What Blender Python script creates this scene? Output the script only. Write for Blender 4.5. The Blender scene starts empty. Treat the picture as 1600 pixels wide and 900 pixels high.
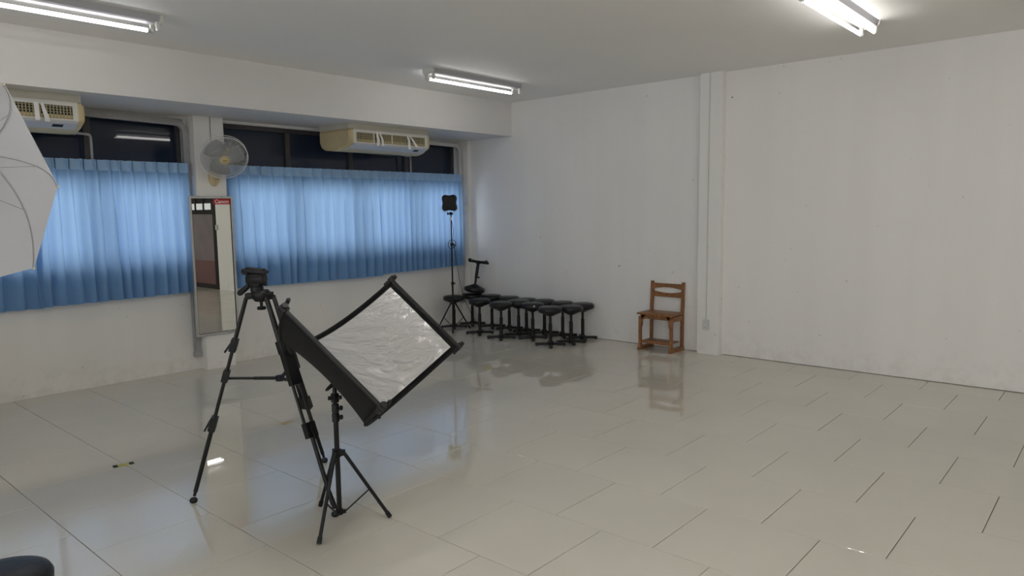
import bpy, bmesh, math, random
from mathutils import Vector, Matrix, noise
PI = math.pi
C = bpy.context.scene.collection
SC = bpy.context.scene

# ------------------------------------------------------------------ camera
CAMH = 1.6568
CR = Vector((0.65768452, -0.75318043, -0.01304999))
CU = Vector((0.08989165, 0.06127058, 0.99406509))
CF = Vector((0.7479108, 0.65495431, -0.10800135))
cam = bpy.data.cameras.new('camera'); camo = bpy.data.objects.new('camera', cam); C.objects.link(camo)
cam.sensor_width = 36.0; cam.lens = 1116.44 / 1600 * 36.0; cam.clip_start = 0.05; cam.clip_end = 100
m = Matrix.Identity(4)
for i in range(3):
    m[i][0] = CR[i]; m[i][1] = CU[i]; m[i][2] = -CF[i]
m[2][3] = CAMH
camo.matrix_world = m
SC.camera = camo

# ------------------------------------------------------------------ world, daylight, exposure
W = bpy.data.worlds.new('daylight'); SC.world = W; W.use_nodes = True
W.node_tree.nodes['Background'].inputs[0].default_value = (0.90, 0.93, 1.0, 1)
W.node_tree.nodes['Background'].inputs[1].default_value = 3.35
SC.view_settings.view_transform = 'Standard'; SC.view_settings.look = 'None'
SC.view_settings.exposure = 1.0; SC.view_settings.gamma = 1.0; SC.view_settings.use_curve_mapping = False
SC.cycles.max_bounces = 10; SC.cycles.diffuse_bounces = 6; SC.cycles.glossy_bounces = 5
SC.cycles.transmission_bounces = 5; SC.cycles.transparent_max_bounces = 12
SC.cycles.caustics_reflective = False; SC.cycles.caustics_refractive = False
SC.cycles.sample_clamp_indirect = 3.0; SC.cycles.use_adaptive_sampling = False
TUBE_POWER = 5.4

XR, YW, ZC = 7.565, 7.565, 3.125      # right wall, window wall, ceiling
XL, YB = -3.2, -4.6                   # left wall, back wall (behind the camera)
GLY = 7.66                            # glass plane

def portal(x0, x1, z0, z1):
    l = bpy.data.lights.new('window_daylight', 'AREA'); l.shape = 'RECTANGLE'
    l.size = x1 - x0; l.size_y = z1 - z0; l.cycles.is_portal = True
    o = bpy.data.objects.new('window_daylight', l); C.objects.link(o)
    o.location = ((x0 + x1) / 2, GLY + 0.12, (z0 + z1) / 2); o.rotation_euler = (-PI / 2, 0, 0)
portal(-0.2, 3.46, 1.14, 1.96); portal(3.84, 7.48, 1.14, 1.96)
for py_ in (-2.9, -.1, 2.7):  # portals for the added unseen side windows that fill the room
    l = bpy.data.lights.new('added_side_daylight', 'AREA'); l.shape = 'RECTANGLE'; l.size = 1.5; l.size_y = 2.2; l.cycles.is_portal = True
    o = bpy.data.objects.new('added_side_daylight', l); C.objects.link(o); o.location = (XL - .25, py_, 1.75); o.rotation_euler = (0, -PI / 2, 0)

# ------------------------------------------------------------------ materials
def mat(name, col=(.8, .8, .8), rough=.5, metal=0.0, spec=.5, bump=0, bscale=40, var=0, vscale=3, emit=None, estr=0, coat=0):
    M = bpy.data.materials.new(name); M.use_nodes = True
    nt = M.node_tree; b = nt.nodes['Principled BSDF']
    b.inputs['Base Color'].default_value = (*col, 1); b.inputs['Roughness'].default_value = rough
    b.inputs['Metallic'].default_value = metal; b.inputs['Specular IOR Level'].default_value = spec
    b.inputs['Coat Weight'].default_value = coat
    if emit:
        b.inputs['Emission Color'].default_value = (*emit, 1); b.inputs['Emission Strength'].default_value = estr
    tc = nt.nodes.new('ShaderNodeTexCoord')
    if bump:
        n = nt.nodes.new('ShaderNodeTexNoise'); n.inputs['Scale'].default_value = bscale; n.inputs['Detail'].default_value = 4
        nt.links.new(tc.outputs['Object'], n.inputs['Vector'])
        bp = nt.nodes.new('ShaderNodeBump'); bp.inputs['Strength'].default_value = bump; bp.inputs['Distance'].default_value = .01
        nt.links.new(n.outputs['Fac'], bp.inputs['Height']); nt.links.new(bp.outputs['Normal'], b.inputs['Normal'])
    if var:
        n = nt.nodes.new('ShaderNodeTexNoise'); n.inputs['Scale'].default_value = vscale; n.inputs['Detail'].default_value = 5
        nt.links.new(tc.outputs['Object'], n.inputs['Vector'])
        mr = nt.nodes.new('ShaderNodeMapRange'); mr.inputs['From Min'].default_value = .3; mr.inputs['From Max'].default_value = .7
        mr.inputs['To Min'].default_value = 1 - var; mr.inputs['To Max'].default_value = 1 + var
        nt.links.new(n.outputs['Fac'], mr.inputs['Value'])
        mx = nt.nodes.new('ShaderNodeVectorMath'); mx.operation = 'SCALE'; mx.inputs[0].default_value = col
        nt.links.new(mr.outputs['Result'], mx.inputs['Scale']); nt.links.new(mx.outputs['Vector'], b.inputs['Base Color'])
    return M

def wall_mat(name, col, dirt=.35):
    """painted plaster with faint roller streaks and scuffed dirt near the floor"""
    M = mat(name, col, .55, spec=.3)
    nt = M.node_tree; b = nt.nodes['Principled BSDF']; tc = nt.nodes['Texture Coordinate']
    L = nt.links.new
    sep = nt.nodes.new('ShaderNodeSeparateXYZ'); L(tc.outputs['Object'], sep.inputs[0])
    mp = nt.nodes.new('ShaderNodeMapping'); mp.inputs['Scale'].default_value = (1.6, 1.6, .12); L(tc.outputs['Object'], mp.inputs[0])
    n1 = nt.nodes.new('ShaderNodeTexNoise'); n1.inputs['Scale'].default_value = 1.6; n1.inputs['Detail'].default_value = 3; L(mp.outputs[0], n1.inputs['Vector'])
    r1 = nt.nodes.new('ShaderNodeMapRange'); r1.inputs['From Min'].default_value = .35; r1.inputs['From Max'].default_value = .65
    r1.inputs['To Min'].default_value = .975; r1.inputs['To Max'].default_value = 1.012; L(n1.outputs['Fac'], r1.inputs['Value'])
    n2 = nt.nodes.new('ShaderNodeTexNoise'); n2.inputs['Scale'].default_value = 7; n2.inputs['Detail'].default_value = 8; n2.inputs['Roughness'].default_value = .65
    L(tc.outputs['Object'], n2.inputs['Vector'])
    # height mask for the dirt: strong at the floor, gone by 0.35 m
    hm = nt.nodes.new('ShaderNodeMapRange'); hm.inputs['From Min'].default_value = .0; hm.inputs['From Max'].default_value = .34
    hm.inputs['To Min'].default_value = 1; hm.inputs['To Max'].default_value = 0; L(sep.outputs['Z'], hm.inputs['Value'])
    dm = nt.nodes.new('ShaderNodeMapRange'); dm.inputs['From Min'].default_value = .45; dm.inputs['From Max'].default_value = .72
    L(n2.outputs['Fac'], dm.inputs['Value'])
    mu = nt.nodes.new('ShaderNodeMath'); mu.operation = 'MULTIPLY'; L(hm.outputs[0], mu.inputs[0]); L(dm.outputs[0], mu.inputs[1])
    mu2 = nt.nodes.new('ShaderNodeMath'); mu2.operation = 'MULTIPLY'; mu2.inputs[1].default_value = dirt * .65; L(mu.outputs[0], mu2.inputs[0])
    sc = nt.nodes.new('ShaderNodeVectorMath'); sc.operation = 'SCALE'; sc.inputs[0].default_value = col; L(r1.outputs[0], sc.inputs['Scale'])
    mix = nt.nodes.new('ShaderNodeMix'); mix.data_type = 'RGBA'; L(mu2.outputs[0], mix.inputs[0]); L(sc.outputs[0], mix.inputs[6])
    mix.inputs[7].default_value = (.36, .31, .26, 1)
    # tiny scattered specks
    v = nt.nodes.new('ShaderNodeTexNoise'); v.inputs['Scale'].default_value = 16; v.inputs['Detail'].default_value = 1; L(tc.outputs['Object'], v.inputs['Vector'])
    vs = nt.nodes.new('ShaderNodeMapRange'); vs.inputs['From Min'].default_value = .765; vs.inputs['From Max'].default_value = .80
    vs.inputs['To Max'].default_value = .35; L(v.outputs['Fac'], vs.inputs['Value'])
    mix2 = nt.nodes.new('ShaderNodeMix'); mix2.data_type = 'RGBA'; L(vs.outputs[0], mix2.inputs[0]); L(mix.outputs[2], mix2.inputs[6])
    mix2.inputs[7].default_value = (.45, .36, .3, 1)
    L(mix2.outputs[2], b.inputs['Base Color'])
    bp = nt.nodes.new('ShaderNodeBump'); bp.inputs['Strength'].default_value = .12; bp.inputs['Distance'].default_value = .01
    L(n2.outputs['Fac'], bp.inputs['Height']); L(bp.outputs[0], b.inputs['Normal'])
    return M

def tile_mat():
    M = mat('polished_tile', (.66, .63, .545), .03, spec=.5); M.node_tree.nodes['Principled BSDF'].inputs['IOR'].default_value = 1.7
    nt = M.node_tree; b = nt.nodes['Principled BSDF']; L = nt.links.new
    geo = nt.nodes.new('ShaderNodeNewGeometry'); oi = nt.nodes.new('ShaderNodeObjectInfo')
    n = nt.nodes.new('ShaderNodeTexNoise'); n.inputs['Scale'].default_value = 1.3; n.inputs['Detail'].default_value = 6; L(geo.outputs['Position'], n.inputs['Vector'])
    r = nt.nodes.new('ShaderNodeMapRange'); r.inputs['From Min'].default_value = .3; r.inputs['From Max'].default_value = .7
    r.inputs['To Min'].default_value = .96; r.inputs['To Max'].default_value = 1.03; L(n.outputs['Fac'], r.inputs['Value'])
    r2 = nt.nodes.new('ShaderNodeMapRange'); r2.inputs['To Min'].default_value = .985; r2.inputs['To Max'].default_value = 1.015; L(oi.outputs['Random'], r2.inputs['Value'])
    mu = nt.nodes.new('ShaderNodeMath'); mu.operation = 'MULTIPLY'; L(r.outputs[0], mu.inputs[0]); L(r2.outputs[0], mu.inputs[1])
    sc = nt.nodes.new('ShaderNodeVectorMath'); sc.operation = 'SCALE'; sc.inputs[0].default_value = (.66, .63, .545); L(mu.outputs[0], sc.inputs['Scale'])
    L(sc.outputs[0], b.inputs['Base Color'])
    n3 = nt.nodes.new('ShaderNodeTexNoise'); n3.inputs['Scale'].default_value = 3; n3.inputs['Detail'].default_value = 4; L(geo.outputs['Position'], n3.inputs['Vector'])
    r3 = nt.nodes.new('ShaderNodeMapRange'); r3.inputs['To Min'].default_value = .008; r3.inputs['To Max'].default_value = .03; L(n3.outputs['Fac'], r3.inputs['Value'])
    L(r3.outputs[0], b.inputs['Roughness'])
    return M

def cloth_mat(name, col, trans, tw=.5, rough=.8, bump=.1, bscale=300):
    M = bpy.data.materials.new(name); M.use_nodes = True; nt = M.node_tree; nt.nodes.clear(); L = nt.links.new
    out = nt.nodes.new('ShaderNodeOutputMaterial'); d = nt.nodes.new('ShaderNodeBsdfDiffuse'); t = nt.nodes.new('ShaderNodeBsdfTranslucent')
    mx = nt.nodes.new('ShaderNodeMixShader'); mx.inputs[0].default_value = tw
    tc = nt.nodes.new('ShaderNodeTexCoord'); n = nt.nodes.new('ShaderNodeTexNoise'); n.inputs['Scale'].default_value = bscale
    L(tc.outputs['Object'], n.inputs['Vector'])
    mr = nt.nodes.new('ShaderNodeMapRange'); mr.inputs['To Min'].default_value = .94; mr.inputs['To Max'].default_value = 1.06; L(n.outputs['Fac'], mr.inputs['Value'])
    for c, s in ((col, d), (trans, t)):
        sc = nt.nodes.new('ShaderNodeVectorMath'); sc.operation = 'SCALE'; sc.inputs[0].default_value = c
        L(mr.outputs[0], sc.inputs['Scale']); L(sc.outputs[0], s.inputs['Color'])
    bp = nt.nodes.new('ShaderNodeBump'); bp.inputs['Strength'].default_value = bump; bp.inputs['Distance'].default_value = .002
    L(n.outputs['Fac'], bp.inputs['Height']); L(bp.outputs[0], d.inputs['Normal'])
    L(d.outputs[0], mx.inputs[1]); L(t.outputs[0], mx.inputs[2]); L(mx.outputs[0], out.inputs[0])
    return M

def pane_mat(name, tint, refl=1.0):
    """thin window glass: clear transmission with fresnel reflection"""
    M = bpy.data.materials.new(name); M.use_nodes = True; nt = M.node_tree; nt.nodes.clear(); L = nt.links.new
    out = nt.nodes.new('ShaderNodeOutputMaterial'); t = nt.nodes.new('ShaderNodeBsdfTransparent'); g = nt.nodes.new('ShaderNodeBsdfGlossy')
    t.inputs[0].default_value = (*tint, 1); g.inputs['Roughness'].default_value = .01
    f = nt.nodes.new('ShaderNodeFresnel'); f.inputs[0].default_value = 1.5
    mx = nt.nodes.new('ShaderNodeMixShader'); L(f.outputs[0], mx.inputs[0]); L(t.outputs[0], mx.inputs[1]); L(g.outputs[0], mx.inputs[2]); L(mx.outputs[0], out.inputs[0])
    return M

def wood_mat():
    M = mat('brown_wood', (.3, .13, .05), .42, spec=.4); nt = M.node_tree; b = nt.nodes['Principled BSDF']; tc = nt.nodes['Texture Coordinate']; L = nt.links.new
    mp = nt.nodes.new('ShaderNodeMapping'); mp.inputs['Scale'].default_value = (9, 9, 2); L(tc.outputs['Object'], mp.inputs[0])
    n = nt.nodes.new('ShaderNodeTexNoise'); n.inputs['Scale'].default_value = 6; n.inputs['Detail'].default_value = 6; n.inputs['Distortion'].default_value = 1.5; L(mp.outputs[0], n.inputs['Vector'])
    cr = nt.nodes.new('ShaderNodeValToRGB'); cr.color_ramp.elements[0].position = .3; cr.color_ramp.elements[0].color = (.16, .065, .025, 1)
    cr.color_ramp.elements[1].position = .7; cr.color_ramp.elements[1].color = (.38, .18, .075, 1); L(n.outputs['Fac'], cr.inputs[0]); L(cr.outputs[0], b.inputs['Base Color'])
    return M

def silver_mat():
    M = mat('silvered_fabric', (.70, .70, .71), .22, metal=.5); nt = M.node_tree; b = nt.nodes['Principled BSDF']; tc = nt.nodes['Texture Coordinate']; L = nt.links.new
    mp = nt.nodes.new('ShaderNodeMapping'); mp.inputs['Scale'].default_value = (5, 16, 5); L(tc.outputs['Generated'], mp.inputs[0])
    n = nt.nodes.new('ShaderNodeTexNoise'); n.inputs['Scale'].default_value = 1.4; n.inputs['Detail'].default_value = 5; n.inputs['Distortion'].default_value = 1.2; L(mp.outputs[0], n.inputs['Vector'])
    bp = nt.nodes.new('ShaderNodeBump'); bp.inputs['Strength'].default_value = .8; bp.inputs['Distance'].default_value = .03; L(n.outputs['Fac'], bp.inputs['Height']); L(bp.outputs[0], b.inputs['Normal'])
    return M

M_wallR = wall_mat('painted_plaster', (.88, .868, .84))
M_wallW = wall_mat('painted_plaster_window_side', (.84, .828, .79), .45)
M_col = wall_mat('painted_column', (.88, .868, .84), .15)
M_ceil = mat('ceiling_paint', (.90, .888, .865), .6, spec=.25, var=.015, vscale=.8)
M_beam = mat('beam_paint', (.76, .752, .745), .55, spec=.3, var=.02, vscale=1.2)
M_tile = tile_mat()
M_grout = mat('grout', (.20, .18, .155), .8)
M_bmetal = mat('black_metal', (.006, .006, .0065), .4, spec=.35)
M_bplast = mat('black_plastic', (.007, .007, .0075), .5, spec=.35)
M_bfab = mat('black_fabric', (.008, .008, .009), .8, spec=.25, bump=.3, bscale=500)
M_vinyl = mat('black_vinyl', (.008, .008, .010), .36, spec=.45, bump=.15, bscale=60)
M_silver = silver_mat()
M_curt = cloth_mat('blue_curtain_cloth', (.19, .36, .62), (.41, .61, .86), .29)
M_curth = cloth_mat('blue_curtain_heading', (.38, .58, .84), (.35, .5, .75), .15)
M_umb = cloth_mat('white_umbrella_cloth', (.52, .52, .525), (.5, .5, .5), .25, bump=.02)
M_glass = pane_mat('clear_glass', (.94, .94, .93))
M_dark = mat('dark_opaque_glass', (.016, .024, .042), .02, spec=.4)
M_alu = mat('aluminium', (.55, .55, .54), .38, metal=.7)
M_frame = mat('brown_window_frame', (.055, .048, .047), .45)
M_mirror = mat('mirror_silver', (.86, .87, .83), .0, metal=1)
M_duct = mat('grey_plastic_duct', (.36, .36, .36), .5, var=.12, vscale=5)
M_cream = mat('yellowed_cream_plastic', (.58, .48, .28), .45, var=.08, vscale=4)
M_acw = mat('white_ac_plastic', (.62, .63, .63), .45, var=.04, vscale=5)
M_board = mat('beige_board', (.55, .53, .46), .6, var=.06)
M_grid = mat('yellowed_grille', (.42, .37, .22), .5)
M_cav = mat('dark_cavity', (.02, .02, .02), .8)
M_paper = mat('white_tissue', (.8, .8, .8), .7)
M_wire = mat('fan_wire', (.55, .56, .55), .4, metal=.3)
M_blade = mat('fan_blade', (.30, .31, .32), .35)
M_wood = wood_mat()
M_red = mat('red_sticker', (.55, .012, .02), .4)
M_white = mat('white_paint', (.8, .8, .8), .45)
M_whpl = mat('white_plastic', (.66, .66, .62), .4)
M_rib = mat('grey_rib_steel', (.32, .31, .30), .4, metal=.3)
M_tube = mat('lit_tube', (1, 1, 1), .3, emit=(1, .965, .93), estr=TUBE_POWER)
M_fill_tube = mat('added_fill_tube', (1, 1, 1), .3, emit=(1, .965, .93), estr=TUBE_POWER * 5.2)  # stronger emission for the added fill fixtures out of view
M_fix = mat('grey_enamel_batten', (.40, .40, .43), .35)
M_yel = mat('yellow_tape', (.46, .42, .06), .5)
M_oran = mat('faded_orange_tape', (.46, .35, .16), .5)
M_mauve = mat('mauve_door_panel', (.20, .165, .175), .3, var=.1)
M_maroon = mat('maroon_door_panel', (.16, .07, .07), .35)
M_glow = mat('window_reflection_glow', (.8, .8, .8), .5, emit=(.9, .95, 1), estr=.16)  # emission stands in for bright window reflections in the door glass

# ------------------------------------------------------------------ helpers
def obj(name, bm, material, parent=None, smooth=None):
    me = bpy.data.meshes.new(name)
    bmesh.ops.recalc_face_normals(bm, faces=bm.faces)
    bm.to_mesh(me); bm.free()
    me.materials.append(material)
    if smooth is not None:
        me.polygons.foreach_set('use_smooth', [True] * len(me.polygons))
        me.set_sharp_from_angle(angle=math.radians(smooth))
    o = bpy.data.objects.new(name, me); C.objects.link(o)
    if parent: o.parent = parent
    return o
def thing(name, label, cat, loc=(0, 0, 0), rotz=0, group=None):
    o = bpy.data.objects.new(name, None); C.objects.link(o); o.empty_display_size = .1
    o.location = loc; o.rotation_euler = (0, 0, rotz); o['label'] = label; o['category'] = cat
    if group: o['group'] = group
    return o
def tag(o, label, cat, group=None):
    o['label'] = label; o['category'] = cat
    if group: o['group'] = group
    return o
def struct(name, bm, material, parent=None, label=None, smooth=None):
    o = obj(name, bm, material, parent, smooth)
    if parent is None: o['kind'] = 'structure'
    if label: o['label'] = label
    return o
def NB(): return bmesh.new()
def box(bm, a, b, bev=0):
    """axis aligned box between two corners"""
    a = Vector(a); b = Vector(b); c = (a + b) / 2; s = Vector([abs(b[i] - a[i]) for i in range(3)])
    r = bmesh.ops.create_cube(bm, size=1, matrix=Matrix.Translation(c) @ Matrix.Diagonal((*s, 1)))
    if bev:
        es = list({e for v in r['verts'] for e in v.link_edges})
        bmesh.ops.bevel(bm, geom=es, offset=bev, segments=2, affect='EDGES', profile=.6)
    return bm
def obox(bm, p, q, w, h, up=(0, 0, 1), bev=0):
    """bar of section w x h from p to q"""
    p = Vector(p); q = Vector(q); d = q - p; L = d.length; z = d.normalized(); up = Vector(up)
    x = up.cross(z)
    if x.length < 1e-4: x = Vector((1, 0, 0)).cross(z)
    x.normalize(); y = z.cross(x)
    M = Matrix(((x[0], y[0], z[0], 0), (x[1], y[1], z[1], 0), (x[2], y[2], z[2], 0), (0, 0, 0, 1)))
    r = bmesh.ops.create_cube(bm, size=1, matrix=Matrix.Translation((p + q) / 2) @ M @ Matrix.Diagonal((w, h, L, 1)))
    if bev:
        es = list({e for v in r['verts'] for e in v.link_edges})
        bmesh.ops.bevel(bm, geom=es, offset=bev, segments=2, affect='EDGES', profile=.6)
    return bm
def tube(bm, pts, r, seg=10, closed=False, caps=True):
    """swept tube; r a number or one per point"""
    pts = [Vector(p) for p in pts]; n = len(pts); rs = [r] * n if not hasattr(r, '__len__') else r
    rings = []; prev = None
    for i, p in enumerate(pts):
        a = pts[i - 1] if (i > 0 or closed) else p; b = pts[(i + 1) % n] if (i < n - 1 or closed) else p
        t = (b - a).normalized()
        if prev is None:
            x = Vector((0, 0, 1)).cross(t)
            if x.length < 1e-3: x = Vector((1, 0, 0)).cross(t)
        else:
            x = prev - t * prev.dot(t)
            if x.length < 1e-6: x = Vector((1, 0, 0)).cross(t)
        x.normalize(); y = t.cross(x); prev = x
        rings.append([bm.verts.new(p + rs[i] * (math.cos(2 * PI * k / seg) * x + math.sin(2 * PI * k / seg) * y)) for k in range(seg)])
    for i in range(n - 1 + (1 if closed else 0)):
        A = rings[i]; B = rings[(i + 1) % n]
        for k in range(seg):
            bm.faces.new((A[k], A[(k + 1) % seg], B[(k + 1) % seg], B[k]))
    if caps and not closed:
        bm.faces.new(rings[0][::-1]); bm.faces.new(rings[-1])
    return bm
def lathe(bm, prof, M=None, seg=32):
    """prof: (r, z) list, closed at the ends where r = 0"""
    M = M or Matrix.Identity(4); rings = []
    for r, z in prof:
        if r < 1e-6: rings.append([bm.verts.new(M @ Vector((0, 0, z)))])
        else: rings.append([bm.verts.new(M @ Vector((r * math.cos(2 * PI * k / seg), r * math.sin(2 * PI * k / seg), z))) for k in range(seg)])
    for A, B in zip(rings, rings[1:]):
        for k in range(seg):
            k2 = (k + 1) % seg
            if len(A) == 1 and len(B) == 1: continue
            if len(A) == 1: bm.faces.new((A[0], B[k], B[k2]))
            elif len(B) == 1: bm.faces.new((A[k], A[k2], B[0]))
            else: bm.faces.new((A[k], A[k2], B[k2], B[k]))
    return bm
def prism(bm, poly, a, b, axis='x'):
    """extrude 2D polygon along an axis between a and b"""
    def mk(t, u, v): return {'x': (t, u, v), 'y': (u, t, v), 'z': (u, v, t)}[axis]
    A = [bm.verts.new(mk(a, *p)) for p in poly]; B = [bm.verts.new(mk(b, *p)) for p in poly]; n = len(poly)
    bm.faces.new(A); bm.faces.new(B[::-1])
    for k in range(n): bm.faces.new((A[k], B[k], B[(k + 1) % n], A[(k + 1) % n]))
    return bm
def frame_from(p, z, x=None):
    """matrix at p with local z along z"""
    z = Vector(z).normalized(); x = Vector(x) if x is not None else (Vector((0, 0, 1)).cross(z) if abs(z.z) < .95 else Vector((1, 0, 0)))
    x = (x - z * x.dot(z)).normalized(); y = z.cross(x); p = Vector(p)
    return Matrix(((x[0], y[0], z[0], p[0]), (x[1], y[1], z[1], p[1]), (x[2], y[2], z[2], p[2]), (0, 0, 0, 1)))
def cyl(bm, p, q, r, seg=16): return tube(bm, [p, q], r, seg)
def lerp(a, b, t): return Vector(a) * (1 - t) + Vector(b) * t
def arc_round(pts, rad, n=6):
    """polyline with rounded corners"""
    pts = [Vector(p) for p in pts]; out = [pts[0]]
    for i in range(1, len(pts) - 1):
        a, b, c = pts[i - 1:i + 2]; d1 = (a - b).normalized(); d2 = (c - b).normalized(); s = b + d1 * rad; e = b + d2 * rad
        for k in range(n + 1):
            t = k / n; out.append(s * (1 - t) ** 2 + b * 2 * t * (1 - t) + e * t * t)
    out.append(pts[-1]); return out
def dup(root, loc, rotz, label):
    r = root.copy(); C.objects.link(r); r.location = loc; r.rotation_euler = (0, 0, rotz); r['label'] = label
    for ch in list(root.children):
        c = ch.copy(); C.objects.link(c); c.parent = r
        for g in ch.children:
            d = g.copy(); C.objects.link(d); d.parent = c
    return r

# ------------------------------------------------------------------ setting: floor of running-bond polished tiles
fl = NB(); box(fl, (XL - .2, YB - .2, -.15), (XR + .2, YW + .2, -.006))
floor = struct('floor', fl, M_grout)
T = .6; OX, OY = 1.166, .2018; J = .0019
shared = {}
def tile_mesh(w, d):
    key = (round(w, 3), round(d, 3))
    if key not in shared:
        bm = NB(); box(bm, (J, J, -.012), (w - J, d - J, 0))
        es = [e for e in bm.edges if all(abs(v.co.z) < 1e-6 for v in e.verts)]
        bmesh.ops.bevel(bm, geom=es, offset=.0012, segments=1, affect='EDGES')
        bmesh.ops.recalc_face_normals(bm, faces=bm.faces)
        me = bpy.data.meshes.new('tile'); bm.to_mesh(me); bm.free(); me.materials.append(M_tile); shared[key] = me
    return shared[key]
def in_view(x, y):
    v = Vector((x, y, -CAMH)); z = v.dot(CF)
    if z < .3: return False
    u = v.dot(CR) / z * 1116.4; w = v.dot(CU) / z * 1116.4
    return abs(u) < 830 and abs(w) < 480
rest = NB(); ntile = 0
k0 = math.floor((XL - OX) / T)
for k in range(k0, 12):
    x0 = max(OX + k * T, XL); x1 = min(OX + (k + 1) * T, XR)
    if x1 - x0 < .02: continue
    ph = OY if k % 2 == 0 else OY + .3
    j0 = math.floor((YB - ph) / T)
    for j in range(j0, 14):
        y0 = max(ph + j * T, YB); y1 = min(ph + (j + 1) * T, YW)
        if y1 - y0 < .02: continue
        vis = any(in_view(a, b) for a in (x0, (x0 + x1) / 2, x1) for b in (y0, (y0 + y1) / 2, y1))
        if vis:
            o = bpy.data.objects.new('tile', tile_mesh(x1 - x0, y1 - y0)); C.objects.link(o)
            o.location = (x0, y0, 0); o.parent = floor; ntile += 1
        else:
            box(rest, (x0 + J, y0 + J, -.012), (x1 - J, y1 - J, 0))
r_ = obj('tile', rest, M_tile, floor); r_['kind'] = 'stuff'
print('tiles as parts', ntile)

# ------------------------------------------------------------------ setting: ceiling, walls, beam, columns
b = NB(); box(b, (XL - .2, YB - .2, ZC), (XR + .2, YW + .3, ZC + .15)); struct('ceiling', b, M_ceil)
WINS = [(-.2, 3.46), (3.90, 7.45)]; ZS, ZT = 1.145, 2.645
b = NB(); T2 = YW + .2
box(b, (XL - .2, YW, -.14), (XR + .2, T2, ZS)); box(b, (XL - .2, YW, ZT), (XR + .2, T2, ZC))
box(b, (XL - .2, YW, ZS), (-.2, T2, ZT)); box(b, (3.46, YW, ZS), (3.90, T2, ZT)); box(b, (7.45, YW, ZS), (XR + .2, T2, ZT))
struct('wall_window', b, M_wallW)
b = NB()
DY0, DY1, DZ = -2.35, -.45, 2.15   # doorway in the right wall, seen only in the mirror
box(b, (XR, DY1, -.14), (XR + .2, YW, ZC)); box(b, (XR, YB - .2, -.14), (XR + .2, DY0, ZC)); box(b, (XR, DY0, DZ), (XR + .2, DY1, ZC))
struct('wall_right', b, M_wallR)
b = NB(); box(b, (XL, YB - .2, -.14), (XR, YB, ZC)); struct('wall_back', b, M_wallR)
b = NB(); zb0, zb1 = 1.0, 2.5
box(b, (XL - .2, YB, -.14), (XL, YW, zb0)); box(b, (XL - .2, YB, zb1), (XL, YW, ZC))
ys = [YB, -4.0, -1.8, -1.2, 1.0, 1.6, 3.8, YW]
for i in range(0, 8, 2): box(b, (XL - .2, ys[i], zb0), (XL, ys[i + 1], zb1))
struct('wall_left', b, M_wallR)
for i, ya_ in enumerate((-4.0, -1.2, 1.6)):  # unseen side windows, added to let in even fill daylight
    b = NB()
    for a, c in (((ya_, zb0), (ya_ + .05, zb1)), ((ya_ + 2.15, zb0), (ya_ + 2.2, zb1)), ((ya_ + .05, zb0), (ya_ + 2.15, zb0 + .05)), ((ya_ + .05, zb1 - .05), (ya_ + 2.15, zb1)), ((ya_ + 1.08, zb0 + .05), (ya_ + 1.12, zb1 - .05))): box(b, (XL - .13, a[0], a[1]), (XL - .07, c[0], c[1]))
    w = struct('window_%d' % (i + 3), b, M_frame)
    for q in range(2):
        b = NB(); box(b, (XL - .103, ya_ + .05 + q * 1.07, zb0 + .05), (XL - .097, ya_ + 1.08 + q * 1.07, zb1 - .05)); obj('pane', b, M_glass, w)
b = NB(); box(b, (XL, 6.59, 2.672), (XR, YW, ZC)); struct('beam', b, M_beam)
b = NB(); box(b, (3.498, 7.40, 0), (3.82, YW, 2.672), .004); struct('column', b, M_col)
b = NB(); box(b, (7.508, 7.40, 0), (XR, YW, 2.672), .003); struct('column', b, M_col)
b = NB(); box(b, (7.465, 3.475, 0), (XR, 3.735, ZC), .004); rc = struct('column', b, M_wallR)
# dark hairline gaps and dirt where the right wall meets the floor
b = NB(); box(b, (XR - .004, .3, 0), (XR, 3.46, .006)); box(b, (XR - .004, 3.76, 0), (XR, YW, .005)); struct('trim_1', b, mat('wall_foot_joint', (.22, .19, .16), .8, var=.5, vscale=9))

# windows: frame > mullions, dark opaque upper panes, clear lower panes
ZM = 2.02
for wi, (x0, x1) in enumerate(WINS):
    b = NB(); y0, y1 = GLY - .03, GLY + .03
    box(b, (x0, y0, ZS), (x0 + .045, y1, ZT)); box(b, (x1 - .045, y0, ZS), (x1, y1, ZT))
    box(b, (x0 + .045, y0, ZS), (x1 - .045, y1, ZS + .05)); box(b, (x0 + .045, y0, ZT - .05), (x1 - .045, y1, ZT)); box(b, (x0 + .045, y0, ZM - .03), (x1 - .045, y1, ZM + .03))
    w = struct('window_%d' % (wi + 1), b, M_frame)
    ms = [.74, 1.64, 2.57] if wi == 0 else [4.72, 5.62, 6.54]
    for mx_ in ms:
        b = NB(); box(b, (mx_ - .03, y0 - .004, ZS + .05), (mx_ + .03, y1 + .004, ZM - .03)); box(b, (mx_ - .03, y0 - .004, ZM + .03), (mx_ + .03, y1 + .004, ZT - .05)); obj('mullion', b, M_frame, w)
    ed = [x0 + .045] + [v for mm in ms for v in (mm - .03, mm + .03)] + [x1 - .045]
    for k in range(0, len(ed), 2):
        b = NB(); box(b, (ed[k], GLY - .003, ZM + .03), (ed[k + 1], GLY + .003, ZT - .05)); o = obj('upper_pane', b, M_dark, w)
        b = NB(); box(b, (ed[k], GLY - .003, ZS + .05), (ed[k + 1], GLY + .003, ZM - .03)); o = obj('lower_pane', b, M_glass, w)
b = NB(); box(b, (-.2, YW - .005, ZS - .03), (3.46, YW + .12, ZS)); struct('window_sill', b, M_white)
b = NB(); box(b, (3.90, YW - .005, ZS - .03), (7.45, YW + .12, ZS)); struct('window_sill', b, M_white)

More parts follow.
